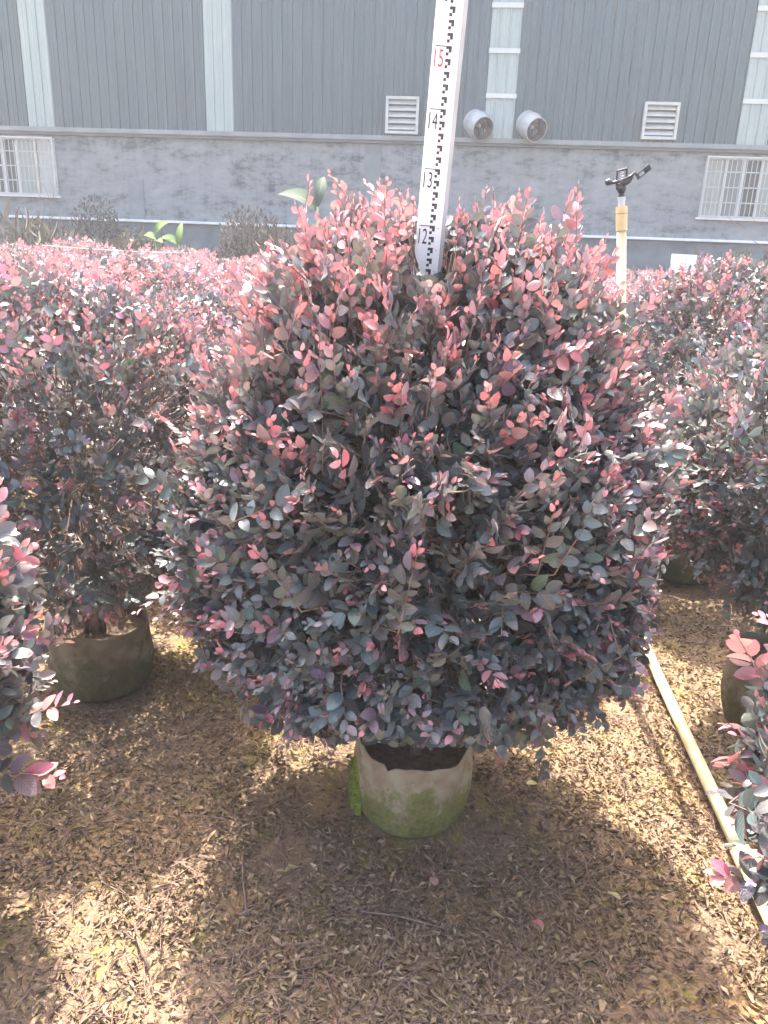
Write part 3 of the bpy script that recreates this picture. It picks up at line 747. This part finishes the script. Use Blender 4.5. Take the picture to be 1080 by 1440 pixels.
# ------------------------------------------------------------------ measuring staff
def make_staff():
    st = empty('measuring_staff', (.0195, 1.665, .175)); st.rotation_euler = (.070, math.atan(.041), 0)
    tag(st, 'white measuring staff with black numerals standing in the middle shrub', 'measuring staff')
    w = .0534; off = .036
    box('staff_section', (-w / 2, w / 2, 0, .022, 0, 2.6), M['staff'], st, .003)
    box('edge_rail', (w / 2 - .006, w / 2 + .0015, -.0018, .02, .002, 2.59), M['grey_metal'], st, .0004)
    c = .095 * w; x0 = -w / 2 + .45 * w; hgt = .005
    bm = bmesh.new(); y = -.0006
    def sq(x_a, x_b, za, zb): bx(bm, x_a, x_b, y, .0002, za, zb)
    sq(x0, x0 + 2 * c, -hgt, 0); sq(x0 + c, x0 + 2 * c, -2 * hgt, -hgt - .00001); sq(x0, x0 + c - .00001, -3 * hgt, -2 * hgt - .00001)
    mark = bpy.data.meshes.new('graduation_mark'); bm.to_mesh(mark); bm.free(); mark.materials.append(M['ink'])
    for k in range(50, 95):
        o = link('graduation_mark', mark, None, st); o.location = (0, 0, off + .02 * k)
        if k % 2 == 0:
            box('fine_tick', (-w / 2 + .73 * w, -w / 2 + .79 * w, -.0005, .0002, off + .02 * k - .0055, off + .02 * k - .003), M['pale_ink'], st)
    for d in range(10, 19):
        z = off + .1 * d
        box('decimetre_line', (-w / 2 + .10 * w, x0 - .0002, -.0006, .0002, z - .0016, z), M['ink'], st)
        cu = bpy.data.curves.new('numeral', 'FONT'); cu.body = str(d); cu.size = .0385; cu.align_x = 'LEFT'; cu.extrude = .0003
        tmp = bpy.data.objects.new('numeral', cu); col.objects.link(tmp)
        bpy.context.view_layer.update()
        me = bpy.data.meshes.new_from_object(tmp.evaluated_get(bpy.context.evaluated_depsgraph_get()))
        bpy.data.objects.remove(tmp)
        v = np.array([q.co[:] for q in me.vertices]); mn, mx = v.min(0), v.max(0)
        sx, sz = .30 * w / (mx[0] - mn[0]), .0275 / (mx[1] - mn[1])
        for q in me.vertices:
            q.co = ((q.co[0] - mn[0]) * sx, -.0004 - q.co[2], (q.co[1] - mn[1]) * sz)
        me.materials.clear(); me.materials.append(M['red_ink'] if d == 15 else M['ink'])
        o = link('numeral', me, None, st); o.location = (-w / 2 + .085 * w, 0, z - .006 - .0275)
make_staff()

# ------------------------------------------------------------------ sprinkler on its riser
def make_sprinkler():
    s = empty('sprinkler', (.834, 2.34, .012)); s.rotation_euler = (0, R(-7.5), 0)
    tag(s, 'black impact sprinkler on a yellowed plastic riser pipe behind the middle shrub', 'sprinkler')
    bm = bmesh.new(); tube(bm, [(0, 0, .0), (0, 0, 1.445)], .0128, 20); bm_obj('riser_pipe', bm, M['pvc'], s, True)
    bm = bmesh.new(); tube(bm, [(0, 0, 1.440), (0, 0, 1.4405), (0, 0, 1.485), (0, 0, 1.4855), (0, 0, 1.487), (0, 0, 1.505)], [.0128, .0160, .0160, .0135, .0162, .0160], 20); bm_obj('coupler', bm, M['pvc'], s)
    bm = bmesh.new(); tube(bm, [(0, 0, 1.503), (0, 0, 1.520), (0, 0, 1.5205), (0, 0, 1.530)], [.0095, .0095, .011, .011], 14); bm_obj('threaded_nipple', bm, M['grey_metal'], s)
    bm = bmesh.new(); tube(bm, [(0, 0, 1.529), (0, 0, 1.545), (0, 0, 1.55), (0, 0, 1.562), (0, 0, 1.575)], [.013, .011, .017, .019, .014], 12)
    tube(bm, [(.004, 0, 1.572), (-.022, 0, 1.563)], [.011, .007], 8)
    bm_obj('sprinkler_body', bm, M['black'], s)
    # bridge frame above the body
    bm = bmesh.new()
    for a, b in (((-.021, 0, 1.572), (-.018, 0, 1.627)), ((.021, 0, 1.572), (.022, 0, 1.632)), ((-.019, 0, 1.626), (.023, 0, 1.632)), ((-.023, 0, 1.577), (.024, 0, 1.580))):
        tube(bm, [a, b], .0045, 6)
    bm_obj('bridge', bm, M['black'], s)
    bm = bmesh.new()
    tube(bm, [(.007 * math.cos(t), .007 * math.sin(t), 1.582 + .0020 * t) for t in np.linspace(0, 22, 60)], .0016, 5); bm_obj('spring', bm, M['grey_metal'], s)
    # nozzle tilted up to the right, swing arm with spoon, counterweight to the left
    bm = bmesh.new(); tube(bm, [(.0, -.004, 1.578), (.030, -.006, 1.590), (.042, -.006, 1.601)], [.014, .012, .008], 10); bm_obj('nozzle', bm, M['black'], s)
    bm = bmesh.new()
    tube(bm, [(.0, -.012, 1.590), (.038, -.014, 1.603), (.050, -.016, 1.612), (.060, -.016, 1.606)], [.006, .006, .006, .004], 8)
    d = Vector((.86, 0, .51)); q = Vector((-.51, 0, .86)); b0 = Vector((.058, -.016, 1.595))
    for lo, hi, c0, c1 in ((0, .066, .006, .011), (0, .066, -.011, -.006), (0, .012, -.0065, .0065), (.036, .066, -.0065, .0065)):
        vv = [bm.verts.new(b0 + d * s_ + q * c + Vector((0, yy, 0))) for s_ in (lo, hi) for yy in (-.003, .003) for c in (c0, c1)]
        for f in ((0, 1, 3, 2), (4, 6, 7, 5), (0, 4, 5, 1), (2, 3, 7, 6), (0, 2, 6, 4), (1, 5, 7, 3)): bm.faces.new([vv[i] for i in f])
    bm_obj('swing_arm', bm, M['black'], s)
    bm = bmesh.new(); tube(bm, [(-.010, -.012, 1.588), (-.040, -.013, 1.585), (-.056, -.013, 1.589), (-.070, -.013, 1.588)], [.006, .006, .013, .010], 8)
    bm_obj('counterweight', bm, M['black'], s)
    for o in s.children:
        if o.name.split('.')[0] not in ('riser_pipe', 'coupler', 'threaded_nipple'):
            o.scale = (.66, .66, .72); o.location = (0, 0, 1.527 * .28)
make_sprinkler()

# ------------------------------------------------------------------ pipe lying on the ground
def make_pipe():
    a, b = Vector((1.060, 3.45, .024)), Vector((.885, 1.50, .024)); d = (b - a).normalized()
    p = empty('lying_pipe', (0, 0, 0)); tag(p, 'cream plastic pipe lying on the leaf litter beside the middle shrub', 'pipe')
    bm = bmesh.new(); tube(bm, [a, a.lerp(b, .3) + Vector((.004, 0, .002)), a.lerp(b, .6) + Vector((-.004, 0, .001)), b], .0175, 20); bm_obj('pipe_run', bm, M['pvc_white'], p, True)
    bm = bmesh.new(); tube(bm, [b - d * .012, b - d * .0118, b + d * .05, b + d * .0502], [.0186, .0235, .0235, .0186], 20)
    sd2 = Vector((-d.y, d.x, 0)); c = b + d * .02
    tube(bm, [c - sd2 * .01, c + sd2 * .05], .0232, 20); bm_obj('tee_joint', bm, M['pvc_white'], p)
    bm = bmesh.new(); tube(bm, [c + sd2 * .045, c + sd2 * 1.6], .0185, 20); bm_obj('side_run', bm, M['pvc_white'], p, True)
    bm = bmesh.new(); tube(bm, [b + d * .04, b + d * .75], .0185, 20); bm_obj('pipe_end', bm, M['pvc_white'], p, True)
make_pipe()

# ------------------------------------------------------------------ leaf litter
DEAD = [blade_template([(0, 0.05), (.5, .24), (1, .03)], .5, 1.1), blade_template([(0, 0.04), (.5, .20), (1, .03)], -.6, 1.6), blade_template([(0, 0.05), (.5, .30), (1, .04)], .9, -.4)]
def make_litter():
    rng = np.random.default_rng(8); n = 130000
    yv = .75 + 3.4 * rng.random(n) ** 1.35; xv = rng.uniform(-1, 1, n) * (.55 * yv + .42)
    # thinner where bare earth or moss shows
    patch = np.sin(xv * 5.1 + 1.3) * np.sin(yv * 4.3 + .4) + .6 * np.sin(xv * 11 + yv * 7) * np.sin(yv * 9.5 - xv * 3)
    keep = (patch < .45) | (rng.random(n) < .38)
    out_pot = np.ones(n, bool)
    for (cx, cy_, r_) in ((.095, 1.66, .15), (-.895, 2.20, .155), (1.235, 2.10, .15), (-1.02, 1.1, .15), (1.07, .98, .15)):
        out_pot &= np.hypot(xv - cx, yv - cy_) > r_
    keep &= out_pot; xv, yv = xv[keep], yv[keep]; n = len(xv)
    P = np.stack([xv, yv, gz(xv, yv) + rng.uniform(.001, .011, n)], -1)
    an = rng.random(n) * 6.283; tilt = rng.normal(0, .30, n)
    A = np.stack([np.cos(an) * np.cos(tilt), np.sin(an) * np.cos(tilt), np.sin(tilt)], -1)
    up = np.array([0, 0, 1.0]) + rng.normal(0, .42, (n, 3)); up = unit(up - A * (up * A).sum(1, keepdims=True))
    L = .0085 + .0135 * rng.random(n) ** 1.5; W = rng.uniform(.5, 1.15, n); L = L * np.where(rng.random(n) < .04, 1.5, 1)
    pal = np.array([(.20, .143, .092), (.26, .192, .125), (.32, .24, .155), (.13, .090, .056), (.39, .295, .19), (.23, .14, .09), (.28, .22, .10), (.46, .37, .25)])
    ci = rng.choice(len(pal), n, p=[.22, .23, .18, .12, .09, .07, .05, .04])
    tint = pal[ci] * rng.uniform(.82, 1.14, (n, 1)) * np.array([1.06, 1.0, .94])
    me = build_blades('leaf_litter', DEAD, rng.integers(0, 3, n), P, A, np.cross(A, up), L, W, tint)
    tag(link('leaf_litter', me, M['litter']), 'curled brown dead leaves covering the ground', 'leaf litter', kind='stuff')
    # fine sticks and stalks among them
    m = 3200; yv = .8 + 3.0 * rng.random(m) ** 1.3; xv = rng.uniform(-1, 1, m) * (.55 * yv + .3); an = rng.random(m) * 6.28; ln = rng.uniform(.02, .075, m)
    c = np.stack([xv, yv, gz(xv, yv) + rng.uniform(.008, .018, m)], -1); dv = np.stack([np.cos(an), np.sin(an), rng.normal(0, .12, m)], -1) * ln[:, None]
    ok = np.hypot(xv - .095, yv - 1.66) > .2
    st = np.stack([c - dv, c + rng.normal(0, .003, (m, 3)), c + dv], 1)[ok]
    tag(link('stalk_litter', stems_mesh('stalk_litter', st, .0009), M['twig']), 'thin dry stalks scattered through the dead leaves', 'stalk litter', kind='stuff')
make_litter()
def fallen(x, y, L, W, an, tint, label):
    z = float(gz(x, y)) + .016
    A = np.array([[math.cos(an), math.sin(an), .05]]); A = unit(A); up = np.array([[.05, -.12, 1.0]]); up = unit(up - A * (up * A).sum())
    me = build_blades('fallen_leaf', [LEAF[1]], np.zeros(1, int), np.zeros((1, 3)), A, np.cross(A, up), np.array([L]), np.array([W]), np.array([tint]))
    o = link('fallen_leaf', me, M['leaf']); o.location = (x, y, z); tag(o, label, 'fallen leaf')
fallen(.148, 1.385, .034, 1.0, 1.75, (.58, .33, .24), 'single pale salmon leaf lying on the litter in front of the middle pot')
fallen(.410, 1.735, .034, .8, .3, (.50, .40, .12), 'yellow leaf lying right of the middle pot')
fallen(.375, 1.285, .026, .9, 2.6, (.50, .14, .14), 'small red leaf lying on the litter right of the salmon leaf')
fallen(.56, 1.36, .034, .6, 2.3, (.46, .38, .16), 'narrow yellowish curled leaf on the litter near the lying pipe')
def stick(pts, r, label):
    bm = bmesh.new(); tube(bm, [(x, y, float(gz(x, y)) + z) for x, y, z in pts], r, 6); o = bm_obj('fallen_twig', bm, M['bark'], None, True); tag(o, label, 'twig')
stick([(-.49, 1.25, .016), (-.465, 1.20, .02), (-.43, 1.15, .016)], .003, 'grey broken twig on the sunlit litter at the lower left')
stick([(-.02, 1.30, .014), (.07, 1.285, .02), (.17, 1.262, .016)], .0022, 'long thin twig across the litter in front of the middle pot')
stick([(-.30, 1.45, .014), (-.285, 1.37, .018), (-.26, 1.28, .014)], .0022, 'thin upright looking twig left of the long twig')
stick([(.04, 1.19, .014), (.06, 1.23, .018), (.075, 1.26, .014)], .002, 'short twig below the long thin twig')

# ------------------------------------------------------------------ weeds and plants by the wall
def weeds(name, label, x0, x1, y0, y1, n, h0, h1, pal, seed, kind='stuff', cat='weeds', top=None):
    rng = np.random.default_rng(seed)
    xv = rng.uniform(x0, x1, n); yv = rng.uniform(y0, y1, n)
    hg = rng.uniform(h0, h1, n) * (.78 + .22 * (np.sin(xv * 2.3 + seed) * .5 + .5)) * (1 if top is None else top(xv))
    k = 5; PP, AA, LL, TT = [], [], [], []
    for i in range(k):
        f = i / k
        P = np.stack([xv + rng.normal(0, .10, n) * f, yv + rng.normal(0, .08, n), rise(yv) + hg * f * rng.uniform(.7, 1.1, n)], -1)
        A = unit(rng.normal(0, .45, (n, 3)) + np.array([0, 0, .9 - .4 * f]))
        PP.append(P); AA.append(A); LL.append(hg * rng.uniform(.16, .34, n)); TT.append(np.array(pal)[rng.integers(0, len(pal), n)] * rng.uniform(.7, 1.3, (n, 1)))
    P = np.concatenate(PP); A = np.concatenate(AA); L = np.concatenate(LL); T = np.concatenate(TT)
    S = unit(np.cross(A, rng.normal(0, 1, A.shape)))
    me = build_blades(name, [LEAF_LOW], np.zeros(len(P), int), P, A, S, L, rng.uniform(.12, .5, len(P)), T)
    tag(link(name, me, M['weed']), label, cat, kind=kind)
OLIVE = [(.050, .054, .024), (.07, .068, .032), (.09, .075, .045), (.05, .044, .03), (.10, .09, .05)]
DUSK = [(.036, .032, .025), (.05, .042, .033), (.042, .045, .026), (.065, .055, .04)]
weeds('wall_weeds', 'dull olive weeds in a strip along the foot of the factory', -12, 10.5, 14.6, 16.4, 7000, 1.15, 1.75, OLIVE, 5, top=lambda x: np.interp(x, [-9, -4.9, -4.2, 0, 2, 5.5, 6.2], [1.0, 1.0, .72, .7, .66, .7, .88]))
def scrub(label, x, y, w, h, pal, seed, n=1500):
    rng = np.random.default_rng(seed); u = unit(rng.normal(0, 1, (n, 3))); rad = rng.random(n) ** .4
    P = u * rad[:, None] * np.array([w / 2, w * .35, h / 2]) * (1 + .25 * np.sin(u @ rng.normal(0, 4, (3,)))[:, None]) + np.array([0, 0, h * .5])
    P[:, 2] = np.maximum(P[:, 2], .02)
    A = unit(u + np.array([0, 0, .7]) + rng.normal(0, .5, (n, 3))); S = unit(np.cross(A, rng.normal(0, 1, (n, 3))))
    root = empty('scrub_bush', (x, y, float(rise(y)))); tag(root, label, 'bush')
    me = build_blades('foliage', [LEAF_LOW], np.zeros(n, int), P, A, S, rng.uniform(.035, .10, n), rng.uniform(.4, 1.0, n), np.array(pal)[rng.integers(0, len(pal), n)] * rng.uniform(.7, 1.3, (n, 1)))
    link('foliage', me, M['weed'], root)['kind'] = 'stuff'
    m = 36; b = P[rng.integers(0, n, m)]; st = np.stack([b * 1.06, b * .6 * np.array([1, 1, .9]), b * np.array([.15, .15, 0])], 1)
    link('stems', stems_mesh('stems', st, .003), M['twig'], root)['kind'] = 'stuff'
scrub('dark brownish scrub bush by the wall, left of the broad leaved plant', -2.5, 14.6, 1.9, 1.72, DUSK, 91, 9000)
scrub('olive scrub bush under the broad leaved plant', -1.95, 14.2, 1.2, 1.45, OLIVE, 92, 6000)
scrub('low green scrub by the wall right of the white board', 6.2, 14.3, 1.9, 1.35, OLIVE, 93, 7000)
scrub('small green scrub behind the middle shrub, left of the sprinkler', 2.75, 15.0, .6, 1.35, [(.07, .13, .05), (.10, .16, .06)], 94, 600)
scrub('weedy bush hanging over the white ledge beside the left window', -6.0, 16.6, 1.7, 1.95, DUSK, 95, 6000)
def broad_plant(label, x, y, h, leaves, tint, stem_r=.03):
    root = empty('broad_leaved_plant', (x, y, float(rise(y)))); tag(root, label, 'plant')
    bm = bmesh.new(); tube(bm, [(0, 0, 0), (.01, 0, h * .4), (0, .01, h * .8)], [stem_r, stem_r * .8, stem_r * .5], 8); bm_obj('stalk', bm, M['weed_stalk'], root, True)
    T = blade_template([(0, .02), (.12, .12), (.3, .2), (.5, .23), (.7, .2), (.88, .11), (1, 0)], .75, .35)
    for (a, el, L, z, W) in leaves:
        A = np.array([[math.cos(a) * math.cos(el), math.sin(a) * math.cos(el), math.sin(el)]]); up = np.array([[0.1, -.75, 1.0]]); up = unit(up - A * (up * A).sum())
        me = build_blades('leaf_blade', [T], np.zeros(1, int), np.array([[0, 0, z * h]]), A, np.cross(A, up), np.array([L]), np.array([W]), np.array([tint]))
        o = link('leaf_blade', me, M['banana'], root)
M['weed_stalk'] = worn('green_stalk', (.14, .20, .06), (.22, .28, .10), 20, .6)
broad_plant('tall broad leaved plant with one big drooping leaf rising behind the middle shrub', -1.32, 14.0, 2.45, [(2.95, .62, .78, .78, 1.0), (1.2, 1.25, .62, .8, .7), (.3, .5, .5, .62, .9), (3.5, .2, .6, .5, .9)], (.022, .052, .026))
broad_plant('bright green young plant by the wall, the left of two', -4.35, 14.8, 1.7, [(2.6, .35, .42, .8, .9), (.7, .9, .40, .85, .8), (5.2, .4, .36, .75, .9)], (.075, .15, .02), .02)
broad_plant('bright green young plant by the wall, the right of two', -3.95, 14.9, 1.6, [(1.5, 1.3, .55, .75, .5), (2.9, .5, .45, .8, .9), (.2, .4, .35, .7, .9)], (.07, .14, .02), .02)
def vine(label, curves, r=.008):
    root = empty('bare_vine'); tag(root, label, 'vine')
    for c in curves:
        bm = bmesh.new(); tube(bm, c, [r * (1 - .6 * i / (len(c) - 1)) for i in range(len(c))], 5); bm_obj('stem', bm, M['twig'], root, True)
def wall_pt(u, off, h):
    a = R(-4.621); return (u * math.cos(a) + off * math.sin(a) * -1 * -1, 18 + u * math.sin(a) + off * math.cos(a), h)
vr = random.Random(4)
vc = []
for b0 in range(5):
    u, h = -7.75 + vr.uniform(-.12, .15), 1.5; c = []
    for k in range(9):
        c.append(wall_pt(u, -.12, h)); u += vr.uniform(-.11, .11); h += vr.uniform(.08, .22)
    vc.append(c)
for b0 in range(5):
    u, h = -8.9 + b0 * .25, 1.6; c = []
    for k in range(6):
        c.append(wall_pt(u, -.11, h)); u += vr.uniform(-.14, .14); h += vr.uniform(.05, .12)
    vc.append(c)
vine('leafless vine climbing the wall beside the left barred window', vc)
vc = [[wall_pt(8.2, -2.2, 1.5), wall_pt(7.6, -2.0, 1.85), wall_pt(7.05, -1.9, 2.3), wall_pt(6.7, -1.8, 2.55)],
      [wall_pt(7.6, -2.0, 1.85), wall_pt(6.95, -1.9, 2.0), wall_pt(6.6, -1.9, 2.25)], [wall_pt(7.3, -2.0, 1.5), wall_pt(6.7, -1.9, 1.85), wall_pt(6.1, -1.9, 2.3)],
      [wall_pt(8.3, -2.0, 1.7), wall_pt(7.9, -1.9, 2.05), wall_pt(7.3, -1.9, 2.15)], [wall_pt(7.05, -1.9, 2.3), wall_pt(6.85, -1.9, 2.32), wall_pt(6.62, -1.9, 2.5)]]
vine('bare thin twigs arching up below the right barred window', vc, .010)
vc = []
for i in range(6):
    u = 3.2 + vr.uniform(-.25, .25); vc.append([wall_pt(u, -2.5, 1.0), wall_pt(u + vr.uniform(-.2, .1), -2.5, 1.7), wall_pt(u + vr.uniform(-.5, .1), -2.5, 2.3)])
vine('dry twigs standing behind the middle shrub, right of the staff', vc, .007)

# ------------------------------------------------------------------ small things
o = box('white_board', (-.23, .23, -.02, .02, -1.2, .04), M['ledge'], None, .004); o.location = (5.35, 15.0, 1.52); o.rotation_euler = (R(-8), R(1), R(-4)); tag(o, 'white board leaning at the foot of the factory wall, right of the sprinkler', 'board')
bm = bmesh.new(); tube(bm, [(-3.3, 7.6, 1.325), (-2.9, 7.55, 1.31), (-2.4, 7.5, 1.30), (-1.9, 7.45, 1.305)], .0022, 6)
tag(bm_obj('string', bm, M['cord'], None, True), 'pale string stretched over the red field on the left', 'string')
bm = bmesh.new(); tube(bm, [(-4.78, 9.6, .3), (-4.80, 9.6, 1.72)], .022, 8)
tag(bm_obj('bamboo_stake', bm, M['bamboo'], None, True), 'short tan stake standing in the field at the left edge', 'stake')

# ------------------------------------------------------------------ haze box added to imitate the veil of lens glare
def make_haze():
    bm = bmesh.new(); bx(bm, -61, 61, -41, 61, -1.4, 9.2)
    o = bm_obj('haze', bm, None); tag(o, 'thin pale haze added over the nursery for the veil of lens glare', kind='stuff')
    m, nt, out = new_mat('glare_haze')
    v = N(nt, 'ShaderNodeVolumePrincipled'); v.inputs['Color'].default_value = (.92, .95, 1, 1); v.inputs['Density'].default_value = HAZE
    nt.links.new(v.outputs[0], out.inputs['Volume']); o.data.materials.append(m)
HAZE = 0.0030
make_haze()
